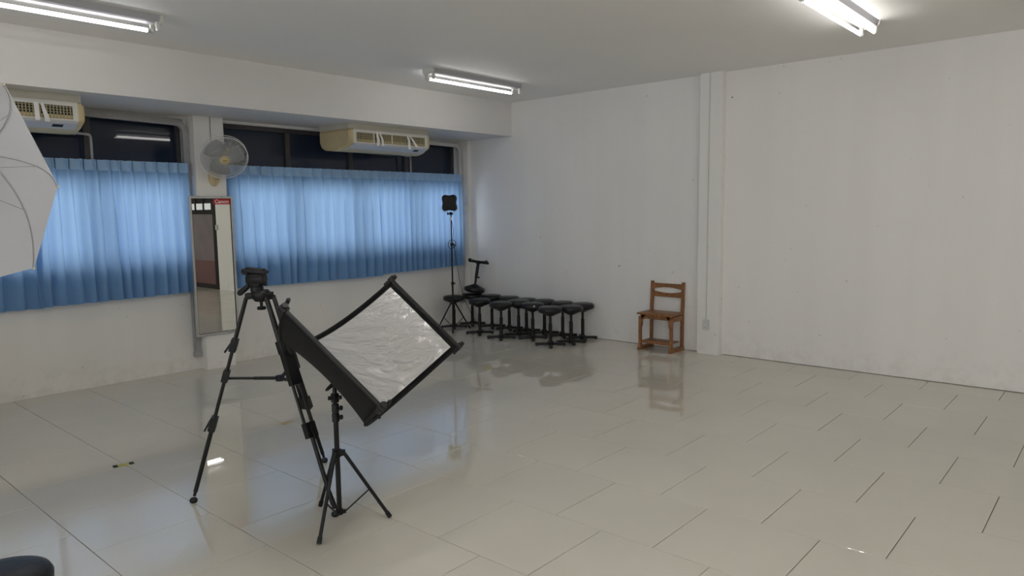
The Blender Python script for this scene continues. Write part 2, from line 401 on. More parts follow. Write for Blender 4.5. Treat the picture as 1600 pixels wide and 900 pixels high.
# door in the right wall behind the photographer (seen in the mirror)
b = NB(); xa, xb = XR + .02, XR + .10
box(b, (xa, DY1 - .2, 0), (xb, DY1, DZ)); box(b, (xa, DY0, 0), (xb, DY0 + .1, DZ)); box(b, (xa, DY0 + .1, DZ - .12), (xb, DY1 - .2, DZ)); box(b, (xa, DY0 + .1, 0), (xb, DY1 - .2, .09)); box(b, (xa, DY0 + .1, 1.66), (xb, DY1 - .2, 1.72))
door = struct('door_1', b, M_bplast)
b = NB(); box(b, (xa + .03, DY0 + .1, .09), (xb - .03, DY1 - .2, .62)); obj('lower_panel', b, M_maroon, door)
b = NB(); box(b, (xa + .03, DY0 + .1, .62), (xb - .03, DY1 - .2, 1.66)); obj('upper_panel', b, M_mauve, door)
for k in range(4):
    ya = DY0 + .12 + k * .39
    b = NB(); box(b, (xa + .03, ya, 1.76), (xb - .03, ya + .34, 1.90)); obj('reflection_pane', b, M_glow, door)  # glowing pane put where the door glass reflects windows
    b = NB(); box(b, (xa + .03, ya - .02, 1.90), (xb - .03, ya + .34, 2.03)); box(b, (xa + .03, ya - .02, 1.72), (xb - .03, ya + .34, 1.76)); obj('pane_rail', b, M_bplast, door)
    b = NB(); box(b, (xa + .01, ya + .34, 1.72), (xb - .01, ya + .39, 2.03)); obj('glazing_bar', b, M_bplast, door)

# ------------------------------------------------------------------ fluorescent fixtures
def fixture(x0, x1, y, tubes, label, mt=None):
    mt = mt or M_tube
    t = thing('fluorescent_light', label, 'ceiling light', ((x0 + x1) / 2, y, ZC), 0, 'fluorescent ceiling lights')
    L = (x1 - x0) / 2
    b = NB(); prism(b, [(-.075, 0), (-.06, -.045), (-.035, -.052), (.035, -.052), (.06, -.045), (.075, 0)], -L, L); obj('batten', b, M_fix, t)
    for s in (-1, 1):
        b = NB(); prism(b, [(-.085, 0), (-.08, -.03), (-.062, -.058), (.062, -.058), (.08, -.03), (.085, 0)], s * L, s * (L + .02)); obj('end_cap', b, M_whpl, t)
    for q in (-1, 1):
        yy = q * .052
        for s in (-1, 1):
            b = NB(); box(b, (s * (L - .012) - .012, yy - .014, -.10), (s * (L - .012) + .012, yy + .014, -.045), .004)
            lathe(b, [(0, 0), (.019, 0), (.019, .014), (0, .014)], frame_from((s * (L - .012) - .007, yy, -.093), (1, 0, 0)), 14)
            obj('lamp_holder', b, M_whpl, t)
        if q in tubes:
            b = NB(); cyl(b, (-L + .03, yy, -.093), (L - .03, yy, -.093), .0145, 12); obj('tube', b, mt, t, 40)
            for s in (-1, 1):
                b = NB(); cyl(b, (s * (L - .045), yy, -.093), (s * (L - .025), yy, -.093), .0152, 12); obj('tube_cap', b, M_alu, t, 40)
    b = NB(); lathe(b, [(0, -.006), (.012, -.004), (.012, 0), (0, 0)], Matrix.Translation((-L + .12, -.045, -.045)), 10); obj('screw', b, M_alu, t)
    return t
fixture(1.08, 2.42, 5.62, (1,), 'lit single-tube batten light at the upper left, above the umbrella')
fixture(5.16, 6.55, 5.62, (1,), 'lit single-tube batten light hanging near the beam, above the second air conditioner')
fixture(4.98, 6.37, 1.73, (-1, 1), 'lit twin-tube batten light at the upper right, above the bare wall')
fixture(1.08, 2.42, 1.73, (-1, 1), 'added unseen twin-tube fill light on the ceiling above the camera position', M_fill_tube)  # extra bright fixtures outside the frame, added to even the room light
fixture(-2.4, -1.0, -2.2, (-1, 1), 'added unseen twin-tube fill light behind and left of the camera, by the left wall', M_fill_tube)
fixture(1.08, 2.42, -2.2, (-1, 1), 'added unseen twin-tube fill light behind the camera, between the others at the back', M_fill_tube)
fixture(-2.4, -1.0, 1.73, (1,), 'added unseen single-tube fill light on the ceiling left of the camera', M_fill_tube)

# ------------------------------------------------------------------ curtains
def curtain(x0, x1, nple, label, seed, lift0=0, lift1=0, ybase=7.45):
    rnd = random.Random(seed); t = thing('curtain', label, 'curtain', ((x0 + x1) / 2, ybase, .85), 0, 'pleated blue window curtains')
    ztop, zhead, zbot = 2.185, 2.085, .845
    # pleat positions (uneven)
    ps = [0.0]
    for i in range(nple): ps.append(ps[-1] + rnd.uniform(.86, 1.14))
    ps = [p / ps[-1] for p in ps]
    amp = [rnd.uniform(.75, 1.25) for _ in range(nple + 1)]; sw = [rnd.uniform(-.35, .35) for _ in range(nple + 1)]
    split = [rnd.uniform(-.12, .12) for _ in range(nple + 1)]
    cols = nple * 14; rows = 34
    def P(u, v):
        # u across 0..1, v down 0 (heading line) .. 1 (hem)
        i = 0
        while i < nple - 1 and u > ps[i + 1]: i += 1
        f = (u - ps[i]) / (ps[i + 1] - ps[i])       # 0..1 between two pleats
        a = amp[i] * (1 - f) + amp[i + 1] * f
        open_ = .018 + .030 * min(1, v * 1.5) ** .8
        ridge = math.cos(2 * PI * f)                       # pleat stands forward at f=0/1
        ridge = math.copysign(abs(ridge) ** .75, ridge)
        y = -a * open_ * ridge * .75
        y += -.012 * (1 - v) ** 3 * math.exp(-((min(f, 1 - f)) / .12) ** 2)
        x = x0 + (x1 - x0) * u
        wl = (ps[i + 1] - ps[i]) * (x1 - x0)
        x += (math.sin(2 * PI * f) * .06 + .17 * math.cos(2 * PI * f)) * wl * min(1, v * 3) * a
        x += (sw[i] * (1 - f) + sw[i + 1] * f) * wl * .55 * v ** 1.3
        y += .010 * noise.noise(Vector((x * 3.2 + seed, v * 2.4, seed))) * (.3 + v)
        y += .0025 * math.sin(2 * PI * (f * 2 + split[i])) * v
        z = zhead + (zbot - zhead) * v + .006 * noise.noise(Vector((x * 5, seed, 0))) * v
        z += (lift0 * (1 - u) + lift1 * u) * v
        # tapered sides hang in a little over the frame
        return (x - (x0 + x1) / 2, y, z - .85)
    b = NB(); g = [[b.verts.new(P(c / cols, (r / rows) ** 1.15)) for c in range(cols + 1)] for r in range(rows + 1)]
    for r in range(rows):
        for c in range(cols): b.faces.new((g[r][c], g[r][c + 1], g[r + 1][c + 1], g[r + 1][c]))
    obj('drape', b, M_curt, t, 180)
    # heading band: flat between pleats, pinched folds proud at each pleat
    b = NB(); hc = nple * 36; H_ = []
    for r in range(5):
        v = r / 4; z = ztop + (zhead - ztop) * v - .85; row = []
        for c in range(hc + 1):
            u = c / hc; i = 0
            while i < nple - 1 and u > ps[i + 1]: i += 1
            f = (u - ps[i]) / (ps[i + 1] - ps[i]); d = min(f, 1 - f)
            y = .004 - (.034 + .006 * v) * math.exp(-(d / .075) ** 2) + .05 * math.exp(-((f - .15) / .055) ** 4)
            if v == 1: y = P(u, 0)[1] - .0005
            row.append(b.verts.new((x0 + (x1 - x0) * u - (x0 + x1) / 2, y, z + .004 * noise.noise(Vector((u * 40, seed, 2))) * (1 - v))))
        H_.append(row)
    for r in range(4):
        for c in range(hc): b.faces.new((H_[r][c], H_[r][c + 1], H_[r + 1][c + 1], H_[r + 1][c]))
    obj('heading_tape', b, M_curth, t, 180)
    # hem band
    b = NB(); A = []; B_ = []
    for c in range(cols + 1):
        p = P(c / cols, .955); q = P(c / cols, 1.0)
        A.append(b.verts.new((p[0], p[1] - .0015, p[2]))); B_.append(b.verts.new((q[0], q[1] - .0015, q[2] - .002)))
    for c in range(cols): b.faces.new((A[c], A[c + 1], B_[c + 1], B_[c]))
    obj('hem', b, M_curt, t, 180)
    return t
curtain(3.828, 5.885, 15, 'wide blue pleated curtain between the mirror and the curtain gap', 3, 0, -.02)
curtain(5.885, 7.40, 15, 'narrower blue pleated curtain at the far corner, behind the panel light', 8, .0, .025)
curtain(1.98, 3.425, 13, 'blue pleated curtain just left of the mirror and fan', 5, -.01, .005)
curtain(-.25, 2.05, 14, 'blue pleated curtain at the left edge, mostly behind the white umbrella', 11, .0, -.02, ybase=7.485)
for (a, c, lb) in ((-.3, 3.415, 'thin metal curtain rail above the left window curtains'), (3.85, 7.415, 'thin metal curtain rail above the right window curtains')):
    b = NB(); cyl(b, (a, 7.53, 2.165), (c, 7.53, 2.165), .009, 10)
    for k in range(5):
        xx = a + .1 + k * (c - a - .2) / 4; obox(b, (xx, 7.53, 2.165), (xx, YW, 2.165), .014, .02)
    tag(obj('curtain_rail', b, M_alu, None, 40), lb, 'curtain rail', 'curtain rails')

# ------------------------------------------------------------------ air conditioners
def ac(x0, label):
    Wd = 1.235; yf = 6.80
    t = thing('air_conditioner', label, 'air conditioner', (x0 + Wd / 2, 7.1, 2.37), 0, 'ceiling air conditioners'); ox = -Wd / 2
    def Q(y, z): return (y - 7.1, z - 2.37)
    prof = [Q(yf + .02, 2.612), Q(yf, 2.60), Q(yf - .005, 2.47), Q(yf + .012, 2.44), Q(yf + .12, 2.388), Q(yf + .19, 2.370), Q(yf + .27, 2.366), Q(7.30, 2.385), Q(7.375, 2.42), Q(7.40, 2.48), Q(7.40, 2.612)]
    body = [(p[0] + (.012 if i in (1, 2) else 0), p[1]) for i, p in enumerate(prof)]
    b = NB(); prism(b, body, ox + .055, -ox - .055); obj('body', b, M_cream, t)
    for s in (-1, 1):
        a, c = (ox, ox + .055) if s < 0 else (-ox - .055, -ox)
        b = NB(); prism(b, prof, a, c)
        bmesh.ops.bevel(b, geom=[e for e in b.edges if all(abs(v.co.x - (a if s < 0 else c)) < 1e-5 for v in e.verts)], offset=.022, segments=3, affect='EDGES', clamp_overlap=True)
        obj('side_cap', b, M_cream, t, 40)
    # front surround with four openings
    f0 = yf - 7.1; gx0, gx1 = ox + .075, -ox - .075; gz0, gz1 = 2.462 - 2.37, 2.572 - 2.37
    b = NB(); box(b, (ox + .055, f0 - .004, gz1), (-ox - .055, f0 + .02, .238)); box(b, (ox + .055, f0 - .006, gz0 - .012), (-ox - .055, f0 + .02, gz0))
    n = 4; w = (gx1 - gx0) / n
    for k in range(n + 1): box(b, (gx0 + k * w - (.02 if k in (0, n) else .006), f0 - .005, gz0), (gx0 + k * w + (.02 if k in (0, n) else .006), f0 + .02, gz1))
    obj('front_surround', b, M_whpl, t)
    b = NB(); box(b, (gx0, f0 + .008, gz0), (gx1, f0 + .0115, gz1)); obj('outlet_cavity', b, M_cav, t)
    b = NB()
    for k in range(5): zz = gz0 + (k + .5) * (gz1 - gz0) / 5; box(b, (gx0, f0 - .001, zz - .002), (gx1, f0 + .008, zz + .002))
    nn = 44
    for k in range(nn): xx = gx0 + (k + .5) * (gx1 - gx0) / nn; box(b, (xx - .003, f0 - .003, gz0), (xx + .003, f0 + .008, gz1))
    obj('air_grille', b, M_grid, t)
    b = NB(); prism(b, [Q(yf + .0, 2.455), Q(yf + .014, 2.436), Q(yf + .105, 2.397), Q(yf + .103, 2.389), Q(yf + .005, 2.43), Q(yf - .008, 2.452)], ox + .06, -ox - .06); obj('intake_panel', b, mat('pale_blue_grey_panel', (.52, .54, .57), .4), t)
    b = NB(); prism(b, [Q(yf + .033, 2.4255), Q(yf + .075, 2.4072), Q(yf + .073, 2.4015), Q(yf + .030, 2.419)], -ox - .24, -ox - .16); obj('control_panel', b, M_cav, t)
    b = NB(); prism(b, [Q(6.825, 2.612), Q(6.825, 2.672), Q(7.40, 2.672), Q(7.40, 2.612)], ox + .01, -ox - .02); obj('mounting_board', b, M_board, t)
    return t
ac(1.055, 'yellowed white air conditioner at the far left, partly behind the umbrella')
ac(5.0, 'yellowed cream air conditioner above the wide curtain, right of the fan')
def strip(x0, z0, x1, z1, w0, w1, label, seed):
    """tissue streamer taped to the air outlet"""
    b = NB(); n = 10; L = []; R = []; y = 6.786
    for k in range(n + 1):
        f = k / n; x = x0 + (x1 - x0) * f; z = z0 + (z1 - z0) * f; w = w0 + (w1 - w0) * f
        yy = y - .018 * math.sin(f * 2.2) - .004 * math.sin(f * 9 + seed)
        L.append((b.verts.new((x - w / 2, yy, z)), b.verts.new((x - w / 2, yy + .0015, z)))); R.append((b.verts.new((x + w / 2, yy - .006 * f, z)), b.verts.new((x + w / 2, yy - .006 * f + .0015, z))))
    for k in range(n):
        b.faces.new((L[k][0], R[k][0], R[k + 1][0], L[k + 1][0])); b.faces.new((L[k][1], L[k + 1][1], R[k + 1][1], R[k][1]))
        b.faces.new((L[k][0], L[k + 1][0], L[k + 1][1], L[k][1])); b.faces.new((R[k][0], R[k][1], R[k + 1][1], R[k + 1][0]))
    b.faces.new((L[0][0], L[0][1], R[0][1], R[0][0])); b.faces.new((L[n][0], R[n][0], R[n][1], L[n][1]))
    tag(obj('tissue_streamer', b, M_paper, None, 60), label, 'streamer', 'tissue streamers on the air conditioners')
strip(1.922, 2.58, 1.925, 2.435, .03, .034, 'left white tissue streamer of the pair on the far left air conditioner', 0)
strip(1.968, 2.575, 1.995, 2.43, .022, .036, 'right white tissue streamer of the pair on the far left air conditioner', 1)
strip(5.385, 2.595, 5.385, 2.43, .03, .036, 'first white tissue streamer from the left on the cream air conditioner', 2)
strip(5.425, 2.592, 5.46, 2.435, .02, .032, 'second white tissue streamer from the left on the cream air conditioner', 3)
strip(5.85, 2.585, 5.865, 2.415, .018, .042, 'third white tissue streamer, hanging straight beneath the cream air conditioner', 4)
strip(5.875, 2.585, 5.985, 2.445, .018, .040, 'fourth white tissue streamer, blown aslant at the right of the cream air conditioner', 5)

# trunking and drain pipes
def ribbon_duct(name, pts, w, h, label, cat, mt=M_duct, caps=()):
    b = NB(); pts = arc_round(pts, .11, 7); prev = None
    # rectangular duct swept in the plane parallel to the window wall
    rings = []
    for i, p in enumerate(pts):
        a = pts[max(i - 1, 0)]; c = pts[min(i + 1, len(pts) - 1)]; tdir = (c - a).normalized(); nrm = Vector((0, 1, 0)); s = nrm.cross(tdir).normalized()
        rings.append([b.verts.new(p + s * w / 2 - nrm * h / 2), b.verts.new(p - s * w / 2 - nrm * h / 2), b.verts.new(p - s * w / 2 + nrm * h / 2), b.verts.new(p + s * w / 2 + nrm * h / 2)])
    for A, B in zip(rings, rings[1:]):
        for k in range(4): b.faces.new((A[k], A[(k + 1) % 4], B[(k + 1) % 4], B[k]))
    b.faces.new(rings[0]); b.faces.new(rings[-1][::-1])
    t = tag(obj(name, b, mt), label, cat)
    for (q0, q1) in caps:
        b = NB(); box(b, q0, q1, .003); obj('duct_collar', b, mt, t)
    return t
ribbon_duct('cable_duct', [(2.29, 7.53, 2.625), (3.462, 7.53, 2.60), (3.462, 7.53, .16)], .062, .05, 'grey plastic cable duct curving down beside the mirror from the left air conditioner', 'cable duct', caps=[((3.425, 7.495, .14), (3.499, 7.56, .19))])
ribbon_duct('cable_duct', [(6.235, 7.52, 2.615), (7.455, 7.52, 2.60), (7.455, 7.52, .3)], .05, .05, 'white cable duct turning down in the far corner beside the curtain', 'cable duct', mat('white_duct', (.58, .58, .57), .5))
for pts, lb in (([(6.1, 7.36, 2.41), (6.515, 7.51, 2.405), (6.515, 7.51, 2.0)], 'thin grey drain pipe beneath the cream air conditioner'), ([(2.1, 7.36, 2.43), (2.56, 7.51, 2.42), (2.56, 7.51, 2.0)], 'thin grey drain pipe beneath the far left air conditioner')):
    b = NB(); tube(b, arc_round(pts, .03, 4), .012, 10); tag(obj('drain_pipe', b, M_duct, None, 50), lb, 'pipe', 'air conditioner drain pipes')

# ------------------------------------------------------------------ wall fan
def wall_fan():
    t = thing('wall_fan', 'white and cream caged wall fan on the column above the mirror', 'fan', (3.68, 7.40, 2.03))
    base = Vector((3.68, 7.40, 2.03)); cen = Vector((3.635, 7.065, 2.235))
    tocam = Vector((-cen.x, -cen.y, 0)).normalized(); right = Vector((0, 0, 1)).cross(tocam); right = Vector((.6577, -.7532, 0))
    nrm = (tocam * math.cos(.60) + Vector((0, 0, -1)) * math.sin(.60) + right * .13).normalized()
    M = Matrix.Translation(-base) @ frame_from(cen, nrm)
    L0 = lambda p: Vector(p) - base
    R = .232
    # wall bracket and neck
    b = NB(); lathe(b, [(0, 0), (.075, 0), (.075, .012), (.066, .035), (.05, .05), (0, .055)], Matrix.Translation((.0, 0, .02)) @ Matrix.Rotation(PI / 2, 4, 'X') @ Matrix.Diagonal((.8, 1.35, 1, 1)), 24); obj('wall_bracket', b, M_cream, t, 40)
    b = NB(); tube(b, [(0, -.05, .02), (0, -.10, .03), (-.02, -.14, .09), (-.04, -.18, .15)], [.04, .045, .042, .035], 14); obj('neck', b, M_cream, t, 50)
    b = NB(); lathe(b, [(0, -.20), (.03, -.195), (.058, -.17), (.066, -.12), (.062, -.06), (.05, -.035), (0, -.03)], M, 24); obj('motor_housing', b, M_cream, t, 40)
    b = NB(); lathe(b, [(0, -.03), (.012, -.03), (.012, .02), (0, .02)], M, 10); lathe(b, [(0, -.01), (.035, -.01), (.04, .0), (.03, .022), (0, .026)], M, 20); obj('blade_hub', b, M_blade, t, 40)
    for k in range(3):
        b = NB(); rows = []
        for i in range(9):
            f = i / 8; r = .035 + f * .165; wd = .04 + .10 * math.sin(min(1, f * 1.05) * PI * .62) ** 1
            row = []
            for j in range(7):
                g = j / 6 - .5; an = k * 2 * PI / 3 + g * wd / max(r, .08) * 1.5 + f * .35
                row.append(b.verts.new(M @ Vector((r * math.cos(an), r * math.sin(an), .0 + g * .045 * (1 - .3 * f)))))
            rows.append(row)
        for A, B in zip(rows, rows[1:]):
            for j in range(6): b.faces.new((A[j], A[j + 1], B[j + 1], B[j]))
        o = obj('blade', b, M_blade, t, 180); sm = o.modifiers.new('thick', 'SOLIDIFY'); sm.thickness = .002
    def cage(name, z_out, z_in, r_in, n, tw):
        b = NB()
        for k in range(n):
            pts = []
            for i in range(6):
                f = i / 5; r = r_in + (R - r_in) * f; z = z_in + (z_out - z_in) * (f ** 2.6); an = 2 * PI * k / n + tw * (1 - f)
                pts.append(M @ Vector((r * math.cos(an), r * math.sin(an), z)))
            tube(b, pts, .0015, 4)
        for rr in (R * .55, R * .8):
            f = (rr - r_in) / (R - r_in); z = z_in + (z_out - z_in) * f ** 2.6
            tube(b, [M @ Vector((rr * math.cos(a * PI / 18), rr * math.sin(a * PI / 18), z)) for a in range(36)], .0011, 4, closed=True)
        return obj(name, b, M_wire, t)
    cage('front_guard', .022, .062, .036, 100, .35)
    cage('rear_guard', -.022, -.07, .05, 90, -.2)
    for z, r in ((.022, .0042), (-.022, .003)):
        b = NB(); tube(b, [M @ Vector((R * math.cos(a * PI / 24), R * math.sin(a * PI / 24), z)) for a in range(48)], r, 8, closed=True); obj('guard_ring', b, M_white, t, 60)
    b = NB(); lathe(b, [(0, .078), (.034, .076), (.047, .068), (.049, .056), (0, .056)], M, 24); obj('hub_cap', b, M_cream, t, 40)
    b = NB(); lathe(b, [(0, .0795), (.014, .0792), (.014, .077), (0, .077)], M @ Matrix.Diagonal((1.4, .6, 1, 1)), 16); obj('cap_badge', b, mat('gold_badge', (.35, .25, .06), .4), t)
    b = NB(); tube(b, [L0((3.672, 7.393, 2.672)), L0((3.672, 7.393, 2.30)), L0((3.675, 7.392, 2.12))], .0045, 6); obj('power_cord', b, M_duct, t)
wall_fan()

# ------------------------------------------------------------------ mirror on the column with its red sticker
def wall_mirror():
    x0, x1, z0, z1, yb, yf = 3.392, 3.862, .375, 1.845, 7.398, 7.366
    t = thing('wall_mirror', 'tall narrow wall mirror in a grey metal frame on the column', 'mirror', ((x0 + x1) / 2, yb, z0)); o = Vector(((x0 + x1) / 2, yb, z0))
    f = .022
    def bb(a, c): b = NB(); box(b, Vector(a) - o, Vector(c) - o, .002); return b
    for a, c in (((x0, yf, z0), (x0 + f, yb, z1)), ((x1 - f, yf, z0), (x1, yb, z1)), ((x0 + f, yf, z0), (x1 - f, yb, z0 + f)), ((x0 + f, yf, z1 - f), (x1 - f, yb, z1))): obj('frame_rail', bb(a, c), M_alu, t)
    b = NB(); box(b, Vector((x0 + f, yf + .012, z0 + f)) - o, Vector((x1 - f, yf + .02, z1 - f)) - o); obj('mirror_glass', b, M_mirror, t)
    b = NB(); g = .004
    for a, c in (((x0 + f, z0 + f), (x0 + f + g, z1 - f)), ((x1 - f - g, z0 + f), (x1 - f, z1 - f)), ((x0 + f, z0 + f), (x1 - f, z0 + f + g)), ((x0 + f, z1 - f - g), (x1 - f, z1 - f))):
        box(b, Vector((a[0], yf + .005, a[1])) - o, Vector((c[0], yf + .012, c[1])) - o)
    obj('black_bead', b, M_cav, t)
    s = tag(bpy.data.objects.new('sticker_dummy', None), '', '')
    bpy.data.objects.remove(s)
    b = NB(); box(b, Vector((x1 - f - .188, yf + .009, z1 - f - .062)) - o, Vector((x1 - f - .006, yf + .012, z1 - f - .004)) - o); st = obj('sticker', b, M_red, t); st['label'] = 'red sticker with white lettering'
    cu = bpy.data.curves.new('lettering', 'FONT'); cu.body = 'Canon'; cu.size = .052; cu.extrude = .0004; cu.align_x = 'CENTER'; cu.align_y = 'CENTER'; cu.offset = .0012
    tmp = bpy.data.objects.new('lettering_source', cu); C.objects.link(tmp); dg = bpy.context.evaluated_depsgraph_get()
    me = bpy.data.meshes.new_from_object(tmp.evaluated_get(dg)); bpy.data.objects.remove(tmp); me.materials.clear(); me.materials.append(M_white)
    lt = bpy.data.objects.new('lettering', me); C.objects.link(lt); lt.parent = st
    lt.location = Vector((x1 - f - .097, yf + .0083, z1 - f - .033)) - o; lt.rotation_euler = (PI / 2, 0, 0); lt.scale = (1.12, 1, 1)
    for xx in (x0 + .10, x1 - .12):
        for zz in (z0 - .004, z1 + .004):
            b = NB(); lathe(b, [(0, -.004), (.007, -.003), (.007, 0), (0, 0)], Matrix.Translation(Vector((xx, yf, zz - (.008 if zz > 1 else -.01))) - o) @ Matrix.Rotation(-PI / 2, 4, 'X'), 10); obj('screw', b, M_duct, t)
wall_mirror()

# ------------------------------------------------------------------ outlets and wall marks
def outlet(name, c, nrm, label, sockets=True):
    t = thing(name, label, 'outlet', c); M = frame_from((0, 0, 0), nrm, None)
    b = NB(); r = bmesh.ops.create_cube(b, size=1, matrix=M @ Matrix.Translation((0, 0, .018)) @ Matrix.Diagonal((.07, .115, .036, 1))); bmesh.ops.bevel(b, geom=b.edges[:], offset=.006, segments=2, affect='EDGES'); obj('box', b, M_whpl, t)
    for s in (-1, 1):
        b = NB(); bmesh.ops.create_cube(b, size=1, matrix=M @ Matrix.Translation((0, s * .026, .037)) @ Matrix.Diagonal((.034, .036, .003, 1))); so = obj('socket', b, M_white, t)
        b = NB()
        for q in (-1, 1): bmesh.ops.create_cube(b, size=1, matrix=M @ Matrix.Translation((q * .008, s * .026, .0386)) @ Matrix.Diagonal((.004, .014, .001, 1)))
        obj('slot', b, M_cav, so)
    return t
outlet('power_outlet', (7.465, 3.615, .345), (-1, 0, 0), 'white double power outlet low on the right wall column')
outlet('switch_box', (XR, -.40, 1.37), (-1, 0, 0), 'white switch box beside the door, seen only in the wall mirror')
outlet('power_outlet', (7.508, 7.46, 1.69), (-1, 0, 0), 'white power outlet on the corner column beside the curtain')
b = NB(); box(b, (7.457, 3.611, .40), (7.466, 3.625, 3.12), .001); box(b, (7.455, 3.607, 1.2), (7.466, 3.629, 1.245), .001); tag(obj('wire_conduit', b, M_whpl), 'thin white wire conduit running up the right wall column above its outlet', 'conduit')
for y, z, lb in ((4.83, .956, 'small dark nail left of the wooden chair, low on the wall'), (3.40, 2.846, 'small dark nail high on the wall beside the column')):
    b = NB(); cyl(b, (XR, y, z), (XR - .02, y, z - .003), .0045, 8); lathe(b, [(0, 0), (.010, 0), (.010, .003), (0, .003)], frame_from((XR - .02, y, z - .003), (-1, 0, 0)), 10); tag(obj('nail', b, M_duct), lb, 'nail', 'nails in the right wall')

# ------------------------------------------------------------------ floor tape marks
def tape(c, L, w, ang, label, m1, black=False):
    t = thing('floor_tape', label, 'tape mark', (c[0], c[1], 0), ang, 'tape marks on the tiles')
    b = NB(); box(b, (-L / 2, -w / 2, .0), (L / 2, w / 2, .0008)); obj('tape_strip', b, m1, t)
    if black:
        for s in (-1, 1):
            b = NB(); box(b, (s * L / 2 - (.028 if s > 0 else 0), -w / 2 - .002, .0008), (s * L / 2 + (0 if s > 0 else .028), w / 2 + .002, .0014)); obj('black_end', b, M_cav, t)
tape((1.757, 5.01), .125, .05, -.18, 'yellow floor tape with black ends, left on the tiles', M_yel, True)
tape((5.42, 5.095), .10, .06, .3, 'small yellow tape mark on the tiles in front of the stools', M_yel)
tape((2.97, 5.006), .09, .06, .1, 'faded orange tape mark on the tiles behind the tripod', M_oran)
tape((6.66, 5.077), .12, .03, -.5, 'faded brown tape scrap at the right end of the stool row', M_oran)

# ------------------------------------------------------------------ stools
def make_stool(label):
    t = thing('round_stool', label, 'stool', (0, 0, 0), 0, 'black round stools')
    h = .475
    b = NB(); lathe(b, [(0, h), (.08, h - .002), (.12, h - .007), (.141, h - .017), (.151, h - .036), (.150, h - .056), (.142, h - .072), (.13, h - .078), (.10, h - .080), (0, h - .080)], None, 36); obj('seat', b, M_vinyl, t, 50)
    b = NB(); lathe(b, [(0, h - .080), (.115, h - .080), (.10, h - .088), (.06, h - .105), (.035, h - .118), (0, h - .118)], None, 24); obj('seat_plate', b, M_bmetal, t, 40)
    b = NB(); lathe(b, [(0, h - .118), (.016, h - .118), (.016, .27), (.022, .268), (.022, .045), (0, .045)], None, 16); obj('post', b, M_bmetal, t, 30)
    b = NB(); cyl(b, (.015, 0, .255), (.045, 0, .255), .005, 8); lathe(b, [(0, 0), (.012, .001), (.016, .008), (.012, .017), (0, .018)], frame_from((.045, 0, .255), (1, 0, 0)), 12); obj('height_knob', b, M_bplast, t, 40)
    b = NB(); lathe(b, [(0, .058), (.036, .056), (.042, .012), (0, .012)], None, 16); obj('hub', b, M_bmetal, t, 40)
    for k in range(4):
        a = k * PI / 2; d = Vector((math.cos(a), math.sin(a), 0))
        b = NB(); obox(b, d * .02 + Vector((0, 0, .030)), d * .186 + Vector((0, 0, .024)), .042, .030, bev=.004); lathe(b, [(0, 0), (.012, 0), (.014, .01), (0, .01)], Matrix.Translation(d * .168), 10); obj('leg', b, M_bmetal, t)
    return t
s0 = make_stool('large padded seat of a black round stool cut off at the bottom left corner')
s0.location = (.58, 2.81, 0); s0.rotation_euler = (0, 0, .5)
for (x, y, dz, rz, lb) in [
    (7.04, 7.27, -.004, 0.8, 'black round stool at the left end of the cluster, behind the light stand'),
    (7.393, 7.25, 0, .785, 'black round stool in the corner carrying the upturned stool'),
    (6.89, 6.62, .015, 0.75, 'front row black round stool just right of and below the upturned stool'),
    (7.393, 6.86, 0, .785, 'back row black round stool against the wall, first to the right of the upturned one'),
    (6.80, 6.15, .015, 0.7, 'front row black round stool second from the left'),
    (7.393, 6.53, 0, .785, 'back row black round stool against the wall, second to the right of the upturned one'),
    (7.10, 6.11, .012, 0.8, 'black round stool in the middle of the front row, set slightly back'),
    (7.393, 6.22, -.006, .785, 'black round stool mostly hidden behind the middle of the front row'),
    (7.02, 5.80, .005, 0.72, 'front row black round stool with a pale scuff on its seat edge'),
    (7.393, 5.905, 0, .785, 'back row black round stool whose whole seat top shows above the cluster middle'),
    (6.80, 5.34, .018, 0.7, 'front row black round stool second from the right end'),
    (7.393, 5.60, -.004, .785, 'back row black round stool mostly hidden behind the right end pair'),
    (7.09, 5.24, .005, 0.83, 'front row black round stool at the right end, nearest the camera'),
    (7.393, 5.28, .0, .785, 'black round stool at the far right end, against the wall nearest the chair')]:
    dup(s0, (x, y, 0), rz, lb).scale = (1, 1, 1 + dz / .475)
up = dup(s0, (7.385, 7.095, .475 + .475 * 1.0 + .008), 0, 'upturned black round stool resting seat down on another stool in the corner')
up.rotation_euler = (Matrix.Rotation(.16, 3, Vector((.7182, .6958, 0))) @ Matrix.Rotation(PI, 3, 'X') @ Matrix.Rotation(-.02, 3, 'Z')).to_euler()
# pale scuff on one seat
b = NB(); lathe(b, [(0, 0), (.012, .0), (.010, .0012), (0, .0014)], frame_from((6.918, 5.690, .447), (-.68, -.73, .1)), 12)
tag(obj('seat_sticker', b, M_whpl), 'small pale sticker on the edge of a front row stool seat', 'sticker')

